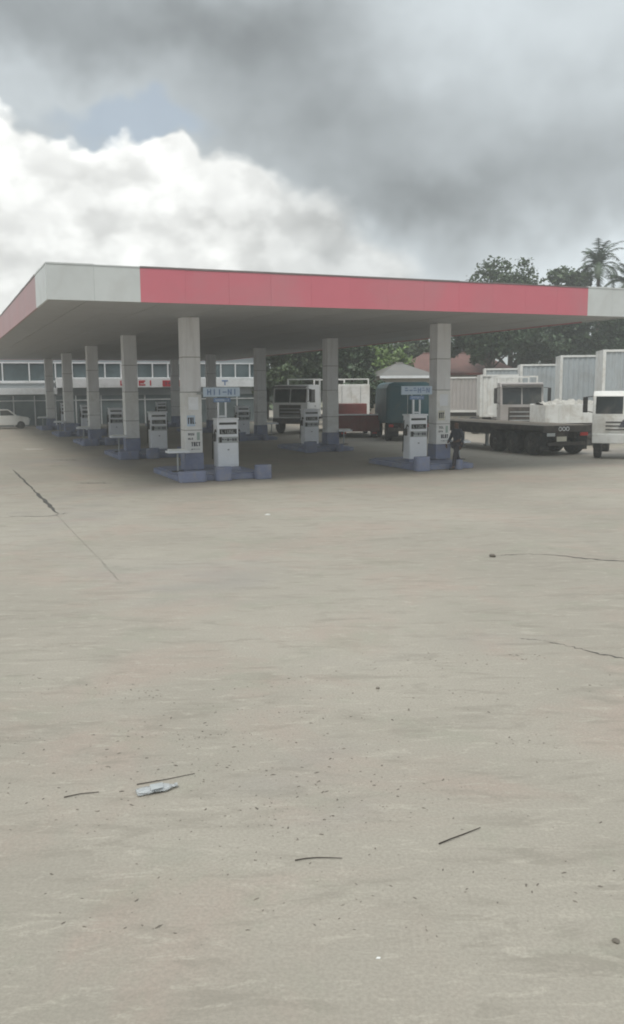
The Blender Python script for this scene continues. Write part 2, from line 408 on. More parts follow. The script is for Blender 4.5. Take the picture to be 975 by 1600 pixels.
# ---------------------------------------------------------------- canopy
cn = thing('filling_station_canopy', 'large flat filling station canopy with faded red fascia and white corners on square columns', 'canopy', W(0, 0), YAW)
bx(A0 + .06, A1 - .06, B0 + .06, B1 - .06, CL + .02, CL + .62).build('roof_deck', m_roof, cn)
# soffit laid as long sheets with fine open joints
nsh = 19
for i in range(nsh):
    a = A0 + .07 + (A1 - A0 - .14) * i / nsh; b_ = A0 + .07 + (A1 - A0 - .14) * (i + 1) / nsh
    bx(a + .008, b_ - .008, B0 + .07, B1 - .07, CL - .004 * (i % 2), CL + .018).build('soffit_sheet', m_soffit, cn)
def panels(p0, p1, nrm, mats):
    """fascia panels between two corners; mats = list of (length, material)"""
    d = (Vector(p1) - Vector(p0)); L = d.length; d.normalize(); nv = Vector(nrm); pos = 0; rg = random.Random(int(L * 10))
    for seg, m in mats:
        k = max(1, round(seg / 1.22)); w = seg / k
        for i in range(k):
            q0 = Vector(p0) + d * (pos + .0015) + nv * rg.uniform(0, .004); q1 = Vector(p0) + d * (pos + w - .0015) + nv * rg.uniform(0, .004)
            dz = rg.uniform(-.006, .006)
            mb = MB(); zz = (CL - .03, CL + FH - .05 + dz)
            o0 = nv * -.05
            mb.add([q0 + Vector((0, 0, zz[0])), q1 + Vector((0, 0, zz[0])), q1 + Vector((0, 0, zz[1])), q0 + Vector((0, 0, zz[1])),
                    q0 + o0 + Vector((0, 0, zz[0])), q1 + o0 + Vector((0, 0, zz[0])), q1 + o0 + Vector((0, 0, zz[1])), q0 + o0 + Vector((0, 0, zz[1]))],
                   [(0, 1, 2, 3), (7, 6, 5, 4), (1, 0, 4, 5), (2, 1, 5, 6), (3, 2, 6, 7), (0, 3, 7, 4)])
            mb.build('fascia_panel', m, cn)
            l0, l1 = (q0 + nv * .012, q1 + nv * .012)
            z0, z1 = CL + FH - .045 + dz, CL + FH + rg.choice((-.012, 0, 0, .008))
            MB().add([l0 + Vector((0, 0, z0)), l1 + Vector((0, 0, z0)), l1 + Vector((0, 0, z1)), l0 + Vector((0, 0, z1)),
                      l0 - nv * .09 + Vector((0, 0, z0)), l1 - nv * .09 + Vector((0, 0, z0)), l1 - nv * .09 + Vector((0, 0, z1)), l0 - nv * .09 + Vector((0, 0, z1))],
                     [(0, 1, 2, 3), (7, 6, 5, 4), (1, 0, 4, 5), (2, 1, 5, 6), (3, 2, 6, 7), (0, 3, 7, 4)]).build('edge_trim', m_lip if m in (m_fred, m_fpink) else m_fwhite, cn)
            pos += w
WC = 2.4
panels((A0, B0, 0), (A1, B0, 0), (0, -1, 0), [(WC, m_fwhite), (A1 - A0 - WC - 2.0, m_fred), (2.0, m_fwhite)])
panels((A0, B0 + .052, 0), (A0, B1, 0), (-1, 0, 0), [(2.6, m_fwhite), (B1 - B0 - .052 - 2.6, m_fpink)])
panels((A1, B0 + .052, 0), (A1, B1, 0), (1, 0, 0), [(2.6, m_fwhite), (B1 - B0 - .052 - 2.6, m_fred)])
panels((A0 + .052, B1, 0), (A1 - .052, B1, 0), (0, 1, 0), [(A1 - A0 - .104, m_fred)])
# columns
CW = .285
def column(a, b, first):
    c = bx(a - CW, a + CW, b - CW, b + CW, 2.79, CL - .006).build('column', m_col, cn, .012)
    lo = bx(a - CW - .008, a + CW + .008, b - CW - .008, b + CW + .008, .78, 2.765).build('lower_panel', m_colw, c, .012)
    bx(a - CW + .01, a + CW - .01, b - CW + .01, b + CW - .01, 2.766, 2.789).build('seam', m_seam, c)
    bx(a - CW - .004, a + CW + .004, b - CW - .004, b + CW + .004, 3.90, 3.925).build('seam', m_seam, c)
    bx(a - CW - .012, a + CW + .012, b - CW - .012, b + CW + .012, 1.52, 1.545).build('seam', m_seam, c)
    bx(a - CW - .03, a + CW + .03, b - CW - .03, b + CW + .03, .22, .775).build('painted_base', m_kerb, c, .015)
    if first:
        rg = random.Random(int(a * 7 + 3)); mb = MB(); y = b - CW - .0125
        pseudo(mb, a - .2, a + .02, 1.36, 1.44, 3, y, y + .004, 21 + int(a), .25)
        pseudo(mb, a - .2, a - .02, 1.22, 1.28, 3, y, y + .004, 22 + int(a), .3)
        pseudo(mb, a - .1, a + .22, 1.0, 1.14, 4, y, y + .004, 23 + int(a), .25)
        pseudo(mb, a - .1, a + .2, .88, .92, 6, y, y + .004, 24 + int(a), .3)
        mb.box(a + .06, a + .075, y, y + .004, 1.74, 1.80)
        tag(mb.build('print', m_ink, c), kind='stuff')
        bx(a - .22, a + .05, y, y + .003, 1.66, 2.02).build('poster', m_pale if a < 1 else m_plate, c)
        bx(a - .16, a + .18, y, y + .003, 2.2, 2.62).build('poster', m_white, c)
        mb = MB(); pseudo(mb, a - .2, a + .03, 1.74, 1.95, 3, y - .003, y - .0005, 61 + int(a), .2); tag(mb.build('print', m_ink, c), kind='stuff')
        bx(a + .1, a + .2, y, y + .004, 1.2, 1.46).build('sticker', mat('sticker green grey', (.35, .42, .38), .5, .2), c)
for k in range(5):
    for a in (0, ACR): column(a, k * BAY, k == 0)

# ---------------------------------------------------------------- pump islands, dispensers, signs
def rounded(x0, x1, y0, y1, r, n=5):
    pts = []
    for cx, cy, t0 in ((x1 - r, y0 + r, -90), (x1 - r, y1 - r, 0), (x0 + r, y1 - r, 90), (x0 + r, y0 + r, 180)):
        for i in range(n + 1):
            t = R(t0 + 90 * i / n); pts.append((cx + r * math.cos(t), cy + r * math.sin(t)))
    return pts
def make_island(sg):
    """sg=+1: dispenser stands to the right of the column"""
    r = thing('pump_island', '', 'island')
    x0, x1 = (-.95, 2.0) if sg > 0 else (-2.1, .42)
    MB().prismz(rounded(x0, x1, -1.9, 1.9, .28), .004, .165).build('kerb', m_kerb, r, .015)
    MB().prismz(rounded(x0 + .16, x1 - .16, -1.74, 1.74, .2), .166, .2).build('top_slab', m_kerb, r)
    blocks = ((-1.0, -.12, .34), (.18, .72, .44), (1.5, 2.05, .46)) if sg > 0 else ((-2.2, -1.62, .50), (-.62, -.30, .34))
    for a, b_, h in blocks:
        MB().prismz(rounded(a, b_, -2.25, -1.905, .14), .002, h).build('bumper_block', m_kerb, r, .03)
    return r
def make_dispenser():
    r = thing('fuel_dispenser', '', 'fuel pump')
    w, d = .36, .25
    bx(-w - .05, w + .05, -d - .05, d + .05, 0, .10).build('plinth', m_kerb, r, .01)
    c = bx(-w, w, -d, d, .101, 1.66).build('cabinet', m_white, r, .02)
    bx(-w + .03, w - .03, -d - .014, -d + .01, .16, .88).build('lower_door', m_white, c, .006)
    bx(-.03, .03, -d - .024, -d - .0145, .66, .69).build('door_lock', m_ink, c)
    bx(-w + .02, w - .02, -d - .012, -d + .01, .90, 1.10).build('keypad_panel', m_grey, c, .004)
    mb = MB(); pseudo(mb, -.22, .30, .96, 1.05, 6, -d - .018, -d - .0125, 5, .3); mb.build('print', m_ink, c)
    bx(-w + .05, -w + .13, -d - .05, -d - .013, .92, 1.10).build('card_reader', m_black, c, .006)
    bz = bx(-w + .02, w - .02, -d - .02, -d + .01, 1.15, 1.40).build('display_bezel', m_white, c, .006)
    bx(-w + .06, w - .06, -d - .026, -d - .0205, 1.19, 1.36).build('display_window', m_screen, bz)
    mb = MB(); pseudo(mb, -.24, .24, 1.22, 1.33, 5, -d - .03, -d - .0265, 8, .13); mb.build('digits', m_grey, bz)
    bx(-w + .06, w - .06, -d - .008, -d + .02, 1.50, 1.575).build('price_slot', m_screen, c)
    bx(-w - .025, w + .025, -d - .03, d + .03, 1.661, 1.72).build('top_cap', m_white, r, .012)
    for s in (-1, 1):
        x = s * (w + .05)
        nz = MB().box(x - .045, x + .045, -.07, .07, .95, 1.2)
        nz.tube((x, -.05, 1.2), (x, -.16, 1.34), .022); nz.tube((x, -.16, 1.34), (x, -.27, 1.27), .014)
        nz.build('nozzle', m_black, r, 0)
        pts = [(x + s * .02, .05 + .10 * math.sin(math.pi * i / 12), 1.5 - 1.15 * math.sin(math.pi * i / 12) if i < 12 else 1.0) for i in range(12)]
        MB().path(pts, .018).build('hose', m_black, r, 0)
    return r
def make_stand():
    r = thing('tray_stand', '', 'stand')
    bx(-.36, .36, -.22, .22, .62, .69).build('tray', m_white, r, .012)
    bx(-.30, .30, -.16, .16, .692, .74).build('folded_cloths', m_litter, r, .015)
    MB().tube((0, 0, .03), (0, 0, .62), .03).build('post', m_grey, r)
    bx(-.18, .18, -.14, .14, 0, .03).build('foot_plate', m_chas, r, .005)
    return r
isl = {1: make_island(1), -1: make_island(-1)}
disp = make_dispenser(); stand = make_stand()
used = set()
def inst(src, key):
    if key in used: return copy_tree(src)
    used.add(key); return src
ords = ['nearest', 'second', 'third', 'fourth', 'farthest']
for k in range(5):
    for sg, a in ((1, 0.0), (-1, ACR)):
        row = 'left' if sg > 0 else 'right'
        pos = 'in the %s row, %s from the camera' % (row, ords[k])
        o = inst(isl[sg], ('i', sg)); o.location = W(a, k * BAY); o.rotation_euler = (0, 0, YAW)
        tag(o, 'blue painted concrete pump island %s' % pos, 'island', 'pump islands under the canopy')
        o = inst(disp, 'd'); o.location = W(a + (1.07 if sg > 0 else -1.25), k * BAY - .4, .201); o.rotation_euler = (0, 0, YAW + random.uniform(-.02, .02))
        tag(o, 'white fuel dispenser %s' % pos, 'fuel pump', 'fuel dispensers on the islands')
        o = inst(stand, 's'); o.location = W(a + (-.62 if sg > 0 else .58), k * BAY - .25 + (.0 if k else -.25), .201); o.rotation_euler = (0, 0, YAW)
        tag(o, 'small white tray stand beside the column %s' % pos, 'stand', 'tray stands beside the columns')
def pump_sign(a, b, sg, label):
    r = thing('pump_sign', label, 'sign', W(a, b), YAW, 'sign boards over the front dispensers')
    bd = bx(-.63, .63, -.03, .03, 2.62, 2.93).build('board', m_pale, r, .01)
    mb = MB(); pseudo(mb, -.52, .54, 2.68, 2.87, 6, -.037, -.0305, 31 + sg, .2); tag(mb.build('lettering', m_blue, bd), kind='stuff')
    pl = bx(-.28, .30, -.025, .025, 2.44, 2.58).build('lower_plate', m_blue, r, .006)
    mb = MB(); pseudo(mb, -.24, .26, 2.47, 2.55, 6, -.031, -.0255, 41 + sg, .22); mb.build('lettering', m_pale, pl)
    for x in (-.13, .13): bx(x - .028, x + .028, -.024, .024, 1.922, 2.438).build('post', m_white, r, .006)
    bx(-.13 + .03, .13 - .03, -.02, .02, 1.95, 2.0).build('cross_bar', m_white, r)
    for x in (-.2, .2): bx(x - .02, x + .02, -.016, .016, 2.581, 2.619).build('hanger', m_grey, r)
    x = -.63 * sg
    bx(min(x, x - .2 * sg), max(x, x - .2 * sg), .035, .065, 2.70, 2.76).build('bracket', m_grey, r)
    return r
pump_sign(1.07 - .12, -.4, 1, 'pale blue sign board over the dispenser of the left front column')
pump_sign(ACR - 1.25 + .05, -.4, -1, 'pale blue sign board before the teal truck, right front dispenser')

# ---------------------------------------------------------------- shop building behind the canopy
sb = thing('shop_building', 'two storey white shop building with glazed front and red lettered band behind the canopy', 'building', W(0, 44.6), YAW)
S0, S1 = -24.0, 18.3
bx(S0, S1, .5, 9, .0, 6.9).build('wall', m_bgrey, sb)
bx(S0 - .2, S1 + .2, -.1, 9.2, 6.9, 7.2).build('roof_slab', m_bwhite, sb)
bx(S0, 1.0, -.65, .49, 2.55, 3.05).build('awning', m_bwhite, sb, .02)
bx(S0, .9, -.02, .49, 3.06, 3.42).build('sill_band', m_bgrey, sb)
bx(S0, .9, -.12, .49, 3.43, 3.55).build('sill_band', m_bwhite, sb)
band = bx(1.02, S1, -.12, .49, 3.05, 3.78).build('sign_band', m_bwhite, sb, .015)
mb = MB(); pseudo(mb, 6.0, 7.1, 3.2, 3.62, 2, -.135, -.121, 51, .26); pseudo(mb, 7.5, 8.9, 3.2, 3.62, 2, -.135, -.121, 57, .26); tag(mb.build('lettering', m_redink, band), kind='stuff')
mb = MB(); pseudo(mb, 3.4, 4.4, 3.22, 3.6, 2, -.135, -.121, 53, .26); mb.build('lettering', m_ink, band)
rb = bx(9.55, 11.6, -.14, -.121, 3.12, 3.62).build('red_strip', m_redink, band)
mb = MB(); pseudo(mb, 9.7, 11.5, 3.22, 3.5, 6, -.15, -.1405, 54, .3); mb.build('lettering', m_ink, rb)
mb = MB(); pseudo(mb, 14.6, 15.3, 3.2, 3.62, 1, -.135, -.121, 52, .26); mb.build('lettering', m_blue, band)
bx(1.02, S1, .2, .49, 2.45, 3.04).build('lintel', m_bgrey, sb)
rg = random.Random(4)
x = S0 + .1
while x < S1 - .6:
    w = rg.choice((1.3, 1.3, 2.0)); w = min(w, S1 - .1 - x); z0 = 3.56 if x < .8 else 3.80
    f = MB().box(x, x + .09, .30, .48, z0, 5.08).box(x + .09, x + w - .02, .30, .48, 4.98, 5.08).box(x + .09, x + w - .02, .30, .48, z0, z0 + .07).build('window', m_bwhite, sb)
    bx(x + .095, x + w - .025, .38, .42, z0 + .075, 4.975).build('pane', m_glass, f)
    x += w
x = S0 + .1
while x < S1 - .8:
    w = rg.choice((1.6, 2.0, 2.4)); w = min(w, S1 - .1 - x)
    f = MB().box(x, x + .08, .28, .48, .1, 2.44).box(x + .08, x + w - .02, .28, .48, 2.02, 2.10).build('shopfront_frame', m_bwhite, sb)
    bx(x + .085, x + w - .025, .36, .40, .1, 2.015).build('pane', m_glassd, f)
    bx(x + .085, x + w - .025, .36, .40, 2.105, 2.44).build('pane', m_glassd, f)
    x += w
bx(S0, S1, .1, .49, .004, .098).build('step', m_isl, sb)

# ---------------------------------------------------------------- vehicles
def wheel(parent, x, y, r=.5, wd=.28, s=1):
    w = MB().lathex([(r * .58, -wd / 2), (r * .93, -wd / 2), (r, -wd * .36), (r, wd * .36), (r * .93, wd / 2), (r * .58, wd / 2)], (0, 0, 0), 26).build('wheel', m_black, parent, loc=(x, y, r))
    o = s * wd / 2
    MB().lathex([(r * .575, -wd * .46), (r * .575, wd * .46)] if True else [], (0, 0, 0), 20).build('rim', m_rim, w)
    hb = MB().lathex([(r * .30, 0), (r * .26, .05), (r * .12, .07)] if s > 0 else [(r * .12, -.07), (r * .26, -.05), (r * .30, 0)], (s * wd * .46 - 0, 0, 0), 12)
    for i in range(8):
        t = i * math.pi / 4; c = (s * wd * .46, r * .42 * math.cos(t), r * .42 * math.sin(t)); hb.tube(c, (c[0] + s * .03, c[1], c[2]), .025, .025, 6)
    hb.build('hub', m_chas, w)
    return w
def truck(name, label, loc, rz, w=2.4, h=3.0, zb=.75, cl=1.9, m=None, body=None, length=7.0, visor=True, emblem=False, low=None):
    """cab-over truck, front towards -y"""
    m = m or m_truck; low = low or m
    r = thing(name, label, 'truck', loc, rz); hw = w / 2
    zw0, zw1 = zb + (h - zb) * .46, zb + (h - zb) * .88
    prof = [(0.0, zb), (-.02, zw0), (.16, zw1 + .04), (.30, h), (cl, h), (cl, zb)]
    MB().prismx(prof, -hw, hw).build('cab', m, r, .04)
    def scr(x0, x1, e=.012, name='windscreen'):
        def yy(z): return -.02 + (z - zw0) / (zw1 + .04 - zw0) * .18
        a, b_ = zw0 + .05, zw1
        mb = MB(); mb.add([(x0, yy(a) - e, a), (x1, yy(a) - e, a), (x1, yy(b_) - e, b_), (x0, yy(b_) - e, b_), (x0, yy(a) + .03, a), (x1, yy(a) + .03, a), (x1, yy(b_) + .03, b_), (x0, yy(b_) + .03, b_)],
               [(0, 1, 2, 3), (7, 6, 5, 4), (1, 0, 4, 5), (2, 1, 5, 6), (3, 2, 6, 7), (0, 3, 7, 4)])
        return mb.build(name, m_tglass, r)
    scr(-hw + .12, -.035); scr(.035, hw - .12)
    for s in (-1, 1):
        xs = s * hw
        d = bx(min(xs, xs + s * .012), max(xs, xs + s * .012), .22, 1.25, zb + .12, zw1 + .02).build('door', m, r)
        bx(min(xs + s * .004, xs + s * .02), max(xs + s * .004, xs + s * .02), .34, 1.15, zw0 + .04, zw1 - .04).build('side_window', m_tglass, d)
        bx(min(xs + s * .012, xs + s * .04), max(xs + s * .012, xs + s * .04), 1.05, 1.2, zw0 - .22, zw0 - .18).build('handle', m_black, d)
        mr = MB().tube((xs, .05, zw1), (xs + s * .26, -.12, zw1 - .02), .018).tube((xs, .02, zw0 + .1), (xs + s * .26, -.12, zw0 + .16), .018).build('mirror_arm', m_chas, r)
        bx(min(xs + s * .18, xs + s * .36), max(xs + s * .18, xs + s * .36), -.17, -.10, zw0 + .10, zw1 - .02).build('mirror', m_black, mr, .015)
        bx(s * hw * .62 - .17, s * hw * .62 + .17, -.085, -.045, zb - .22, zb - .06).build('headlight', m_lamp, r, .01)
    bx(-hw + .02, hw - .02, -.10, .25, zb - .32, zb + .05).build('bumper', low, r, .03)
    gl = bx(-hw * .62, hw * .62, -.045, .02, zb + .14, zw0 - .10).build('grille', m_chas if not emblem else m, r, .01)
    for i in range(3):
        z = zb + .2 + i * (zw0 - zb - .36) / 3
        bx(-hw * .56, hw * .56, -.065, -.046, z, z + .05).build('grille_bar', m_chas if emblem else m_grey, gl)
    if emblem:
        z = (zb + zw0) / 2 + .06
        MB().prismy([(-.17, z - .14), (.17, z - .14), (0, z + .18)], -.085, -.066).build('emblem', m_ink, r)
    if visor: MB().prismx([(-.16, zw1 + .06), (.1, zw1 + .16), (.1, zw1 + .20), (-.18, zw1 + .10)], -hw + .05, hw - .05).build('sun_visor', m_chas, r)
    for s in (-1, 1):
        bx(s * .42 - .05, s * .42 + .05, .3, length, zb - .12, zb + .12).build('chassis_rail', m_chas, r)
        wheel(r, s * (hw - .2), .72, .5, .28, s)
        wheel(r, s * (hw - .22), length - 1.4, .5, .34, s)
        bx(s * (hw - .2) - .2, s * (hw - .2) + .2, .12, 1.32, 1.03, 1.10).build('mudguard', m_black, r, .01) if zb < 1.0 else None
    if body: body(r, hw, length, cl)
    return r
def frame_body(top, m):
    def f(r, hw, L, cl):
        for x in (-hw + .04, hw - .12):
            for y in (cl + .2, L - .1): bx(x, x + .08, y, y + .08, 1.05, top).build('rack_post', m, r)
        bx(-hw + .04, hw - .04, cl + .2, L, .95, 1.05).build('deck', m_chas, r)
        bx(-hw + .04, hw - .04, cl + .12, cl + .19, 1.05, top - .35).build('head_board', m, r)
        for y in (cl + .2, L - .1): bx(-hw + .04, hw - .04, y, y + .08, top, top + .08).build('rack_bar', m, r)
    return f
def box_body(top, m):
    def f(r, hw, L, cl):
        bx(-hw - .03, hw + .03, cl + .12, L, 1.0, top).build('box_body', m, r, .03)
    return f
truck('cab_over_truck', 'dusty white truck with rack frame parked left of the trees behind the canopy', (-1.35, 57, 0), R(-24), 2.45, 3.1, .95, 1.9, m=m_truckw, body=frame_body(3.42, m_truckw), length=6.5, low=m_chas)
def high_body(r, hw, L, cl):
    bd_ = bx(-hw, hw, cl + .15, L, 1.0, 3.12).build('box_body', m_truck, r, .03)
    for x in (-hw + .02, .02): bx(x, x + hw - .04, L + .001, L + .03, 1.1, 3.0).build('rear_door', m_truck, bd_, .006)
    for x in (-hw * .5, hw * .5): MB().tube((x, L + .045, 1.1), (x, L + .045, 3.0), .016).build('lock_rod', m_grey, bd_)
    for x in (-hw + .04, hw - .12): bx(x, x + .08, L - .2, L - .12, 3.125, 3.42).build('rack_post', m_truck, r)
    bx(-hw + .04, hw - .04, L - .2, L - .12, 3.421, 3.5).build('rack_bar', m_truck, r)
    for x in (-hw + .1, hw - .35): bx(x, x + .25, L + .001, L + .03, .72, .86).build('tail_light', m_tail, r)
truck('box_truck', 'white high box truck seen from behind, standing beyond the maroon tipper', (2.35, 66.6, 0), R(183), 2.5, 2.9, .9, 1.9, body=high_body, length=6.5, visor=False)
truck('cab_over_truck', 'cream white truck cab with triangle emblem at the right picture edge', (12.25, 35.0, 0), R(-22), 2.35, 2.68, .95, 1.8, emblem=True, length=6.0, visor=False)
truck('cab_over_truck', 'grey white truck facing out between the flatbed and the box trailers', (11.4, 48.4, 0), R(-6), 2.3, 3.1, .85, 1.8, m=m_boxpk, body=frame_body(3.4, m_truck), length=5.6)
# maroon tipper rear
t_ = thing('tipper_truck', 'maroon dropside tipper seen from behind beside the second right column', 'truck', (2.78, 51.9, 0), R(3))
tl = bx(-1.2, 1.2, 0, .06, .36, 1.30).build('tailgate', m_maroon, t_, .01)
for i in range(5): bx(-1.15 + i * .55, -1.07 + i * .55, -.045, -.001, .4, 1.26).build('rib', m_maroon, tl)
bx(-1.24, 1.24, -.03, .1, 1.302, 1.37).build('top_rail', m_bwhite, t_, .01)
for s in (-1, 1):
    bx(min(s * 1.2, s * 1.14), max(s * 1.2, s * 1.14), .065, 4.6, .5, 1.3).build('side_board', m_maroon, t_)
    wheel(t_, s * .98, 1.1, .48, .3, s)
    bx(s * .9 - .14, s * .9 + .14, -.02, .0, .22, .33).build('tail_light', m_tail, t_)
bx(-1.13, 1.13, .065, 4.6, .62, .70).build('deck', m_chas, t_)
bx(-1.0, 1.0, 4.7, 5.9, .6, 1.9).build('cab', m_maroon, t_, .05)
bx(-.4, .4, .1, 5.0, .42, .6).build('chassis', m_chas, t_)
for s in (-1, 1): wheel(t_, s * .95, 5.2, .48, .28, s)

# teal box truck rear
t_ = thing('box_truck', 'dark teal box truck seen from behind, left of the right front column', 'truck', (5.28, 47.9, 0), R(2))
poly = [(-1.25, 1.0), (1.25, 1.0), (1.25, 2.85), (1.12, 3.08), (.85, 3.17), (-.85, 3.17), (-1.12, 3.08), (-1.25, 2.85)]
MB().prismy(poly, .05, 5.0).build('box_body', m_teal, t_, .015)
for s in (-1, 1):
    d = bx(min(s * .02, s * 1.16), max(s * .02, s * 1.16), 0, .045, 1.1, 2.98).build('rear_door', m_teal, t_, .01)
    MB().tube((s * .12, -.03, 1.12), (s * .12, -.03, 2.94), .018).build('lock_rod', m_grey, d)
    bx(s * 1.0 - .12, s * 1.0 + .12, -.02, .04, .78, .92).build('tail_light', m_tail, t_)
    wheel(t_, s * .98, 1.3, .5, .34, s); wheel(t_, s * 1.0, 5.6, .5, .28, s)
    bx(s * .8 - .28, s * .8 + .28, .55, .57, .25, .85).build('mud_flap', m_black, t_)
bx(-.45, .45, .1, 6.5, .7, .98).build('chassis', m_chas, t_)
bx(-1.15, 1.15, .0, .12, .55, .72).build('rear_bumper', m_chas, t_, .01)
bx(-.25, .25, -.012, -.002, .58, .69).build('number_plate', m_plate, t_)
MB().prismx([(5.1, .8), (5.1, 2.75), (6.3, 2.75), (6.75, 1.8), (6.8, .8)], -1.15, 1.15).build('cab', m_teal, t_, .04)

# flatbed container trailer, rear towards the camera
t_ = thing('flatbed_trailer', 'long black skeletal flatbed trailer with three axles, rear end towards the camera', 'trailer', W(16.5, 1.3), YAW)
LT = 9.6
for s in (-1, 1):
    bx(s * 1.2 - .05, s * 1.2 + .05, 0, LT, 1.06, 1.26).build('side_rail', m_chas, t_, .008)
    bx(s * .5 - .07, s * .5 + .07, .1, LT, .72, 1.05).build('main_beam', m_chas, t_)
    for y in (.85, 2.15, 3.45): wheel(t_, s * 1.02, y, .5, .42, s)
    bx(s * .98 - .24, s * .98 + .24, .22, .24, .22, .95).build('mud_flap', m_black, t_)
    bx(s * .85 - .2, s * .85 + .2, -.035, -.006, .82, .96).build('tail_light', m_tail if s > 0 else m_lamp, t_)
    bx(s * .7 - .06, s * .7 + .06, 6.9, 7.05, .08, .72).build('landing_leg', m_grey, t_)
    bx(s * .7 - .14, s * .7 + .14, 6.84, 7.1, .0, .08).build('landing_foot', m_grey, t_)
for i in range(17):
    y = .2 + i * .57
    bx(-1.145, 1.145, y, y + .09, 1.08, 1.22).build('cross_member', m_chas, t_)
for i in range(14):
    x = -1.13 + i * .163
    bx(x, x + .15, .02, LT - .02, 1.225, 1.262).build('deck_plank', mat('worn deck board', (.16, .135, .105), .85, .3, 1.5, .3, 20, dirt=(.07, .06, .05), damt=.6), t_)
bx(-1.25, 1.25, -.05, -.005, .98, 1.26).build('rear_beam', m_chas, t_, .01)
bx(-.95, .95, .0, .1, .42, .56).build('under_run_bar', m_chas, t_, .01)
for y in (.85, 2.15, 3.45): MB().tube((-1.0, y, .5), (1.0, y, .5), .07).build('axle', m_chas, t_)
for i in range(3):
    rr = MB(); cx = -.42 + i * .19; n = 14
    for j in range(n):
        t0, t1 = 2 * math.pi * j / n, 2 * math.pi * (j + 1) / n
        rr.tube((cx + .075 * math.cos(t0), -.06, 1.12 + .075 * math.sin(t0)), (cx + .075 * math.cos(t1), -.06, 1.12 + .075 * math.sin(t1)), .016, .016, 5)
    rr.build('ring_mark', m_bwhite, t_)
bx(-.55, -.05, -.025, -.006, .60, .80).build('number_plate', m_plate, t_)
bx(-.6, 0, -.005, .03, .565, .97).build('plate_bracket', m_chas, t_)

# box trailers parked side by side, long sides towards the camera
def box_trailer(label, p, top, L, panel, rz=R(-9)):
    r = thing('box_trailer', label, 'trailer', (p[0], p[1], 0), rz, 'box trailers parked in a row')
    z0 = 1.05
    mb = MB(); n = int(L / .28); d = .035                    # trapezoid corrugation
    xs = []; x = .16
    while x < L - .3:
        xs += [(x, 0), (x + .05, d), (x + .14, d), (x + .19, 0)]; x += .28
    xs.append((L - .16, 0))
    vs = []
    for x, dd in xs: vs += [(x, .045 + dd, z0 + .16), (x, .045 + dd, top - .12)]
    mb.add(vs, [(2 * i, 2 * i + 2, 2 * i + 3, 2 * i + 1) for i in range(len(xs) - 1)])
    mb.build('side_panel', panel, r)
    bx(.06, L - .02, .09, 2.42, z0 + .05, top - .02).build('inner_box', panel, r)
    for x in (0, L - .155): bx(x, x + .155, 0, .16, z0, top).build('corner_post', m_truck, r, .012)
    bx(0, .155, 2.32, 2.46, z0, top).build('corner_post', m_truck, r, .012)
    bx(.157, L - .157, .0, .12, top - .118, top - .004).build('top_rail', m_truck, r, .01)
    bx(.157, L - .157, .0, .12, z0, z0 + .155).build('bottom_rail', m_truck, r, .01)
    bx(.0, .085, .162, 2.318, top - .12, top - .006).build('end_rail', m_truck, r)
    for y in (.17, 1.25): bx(.0, .055, y, y + 1.06, z0 + .06, top - .125).build('end_door', m_truck, r, .008)
    for y in (.8, 1.66): bx(.3, L - .2, y - .07, y + .07, .75, z0 - .002).build('chassis_beam', m_chas, r)
    for x in (L - 1.2, L - 2.5):
        for y in (.3, 2.15):
            w = wheel(r, 0, 0, .5, .36, -1 if y < 1 else 1); w.location = (x, y, .5); w.rotation_euler = (0, 0, R(90))
    for y in (.5, 1.95): bx(1.2, 1.32, y - .06, y + .06, .0, .75).build('landing_leg', m_grey, r)
    return r
box_trailer('tallest white box trailer, nearest of the row behind the right truck cab', (14.93, 46.0), 4.72, 9.0, m_boxp)
box_trailer('blue grey sided box trailer with white post, second nearest of the row', (14.14, 51.0), 4.62, 9.0, m_boxp)
box_trailer('pale box trailer behind the grey white truck, third of the row', (13.05, 56.0), 4.26, 8.5, m_boxp)
box_trailer('lower box trailer before the red roofed house, fourth of the row', (11.75, 61.0), 4.12, 8.5, m_boxp)
box_trailer('dusty pinkish grey box trailer beside the right front column', (9.6, 65.6), 3.62, 9.5, m_boxpk)
r = box_trailer('short white box trailer standing before the fourth of the row', (10.35, 54.9), 3.62, 2.3, m_truck, R(-6))

# low white dropside trailer with a ragged load
t_ = thing('dropside_trailer', 'low white dropside trailer with ragged grey load between flatbed and right truck cab', 'trailer', (12.75, 44.3, 0), R(8))
bx(-1.6, 1.6, -1.0, 1.0, .95, 1.10).build('deck', m_chas, t_, .01)
for y in (-1.0, .95):
    sd_ = bx(-1.6, 1.6, y, y + .05, 1.11, 2.02).build('side_board', m_truck, t_, .008)
    for i in range(6): bx(-1.55 + i * .6, -1.48 + i * .6, y - .03, y - .001, 1.12, 2.0).build('rib', m_truck, sd_)
for x in (-1.6, 1.55): bx(x, x + .05, -.945, .945, 1.11, 1.98).build('end_board', m_truck, t_, .008)
rg = random.Random(12); n = 22; mm = 8; vs = []
for j in range(mm + 1):
    for i in range(n + 1):
        vs.append(((i / n - .5) * 3.05, (j / mm - .5) * 1.85, 1.88 + .30 * math.sin(math.pi * j / mm) * (.5 + .5 * math.sin(math.pi * i / n)) + rg.uniform(-.09, .12)))
MB().add(vs, [(j * (n + 1) + i, j * (n + 1) + i + 1, (j + 1) * (n + 1) + i + 1, (j + 1) * (n + 1) + i) for j in range(mm) for i in range(n)]).build('load', mat('broken concrete', (.40, .385, .35), .9, .35, 3, .4, 12), t_)
for y in (-.8, .8):
    for x in (-.7, .7):
        w = wheel(t_, 0, 0, .46, .28, -1 if y < 0 else 1); w.location = (x, y, .46); w.rotation_euler = (0, 0, R(90))
bx(-1.4, 1.4, -.3, .3, .62, .949).build('chassis', m_chas, t_)

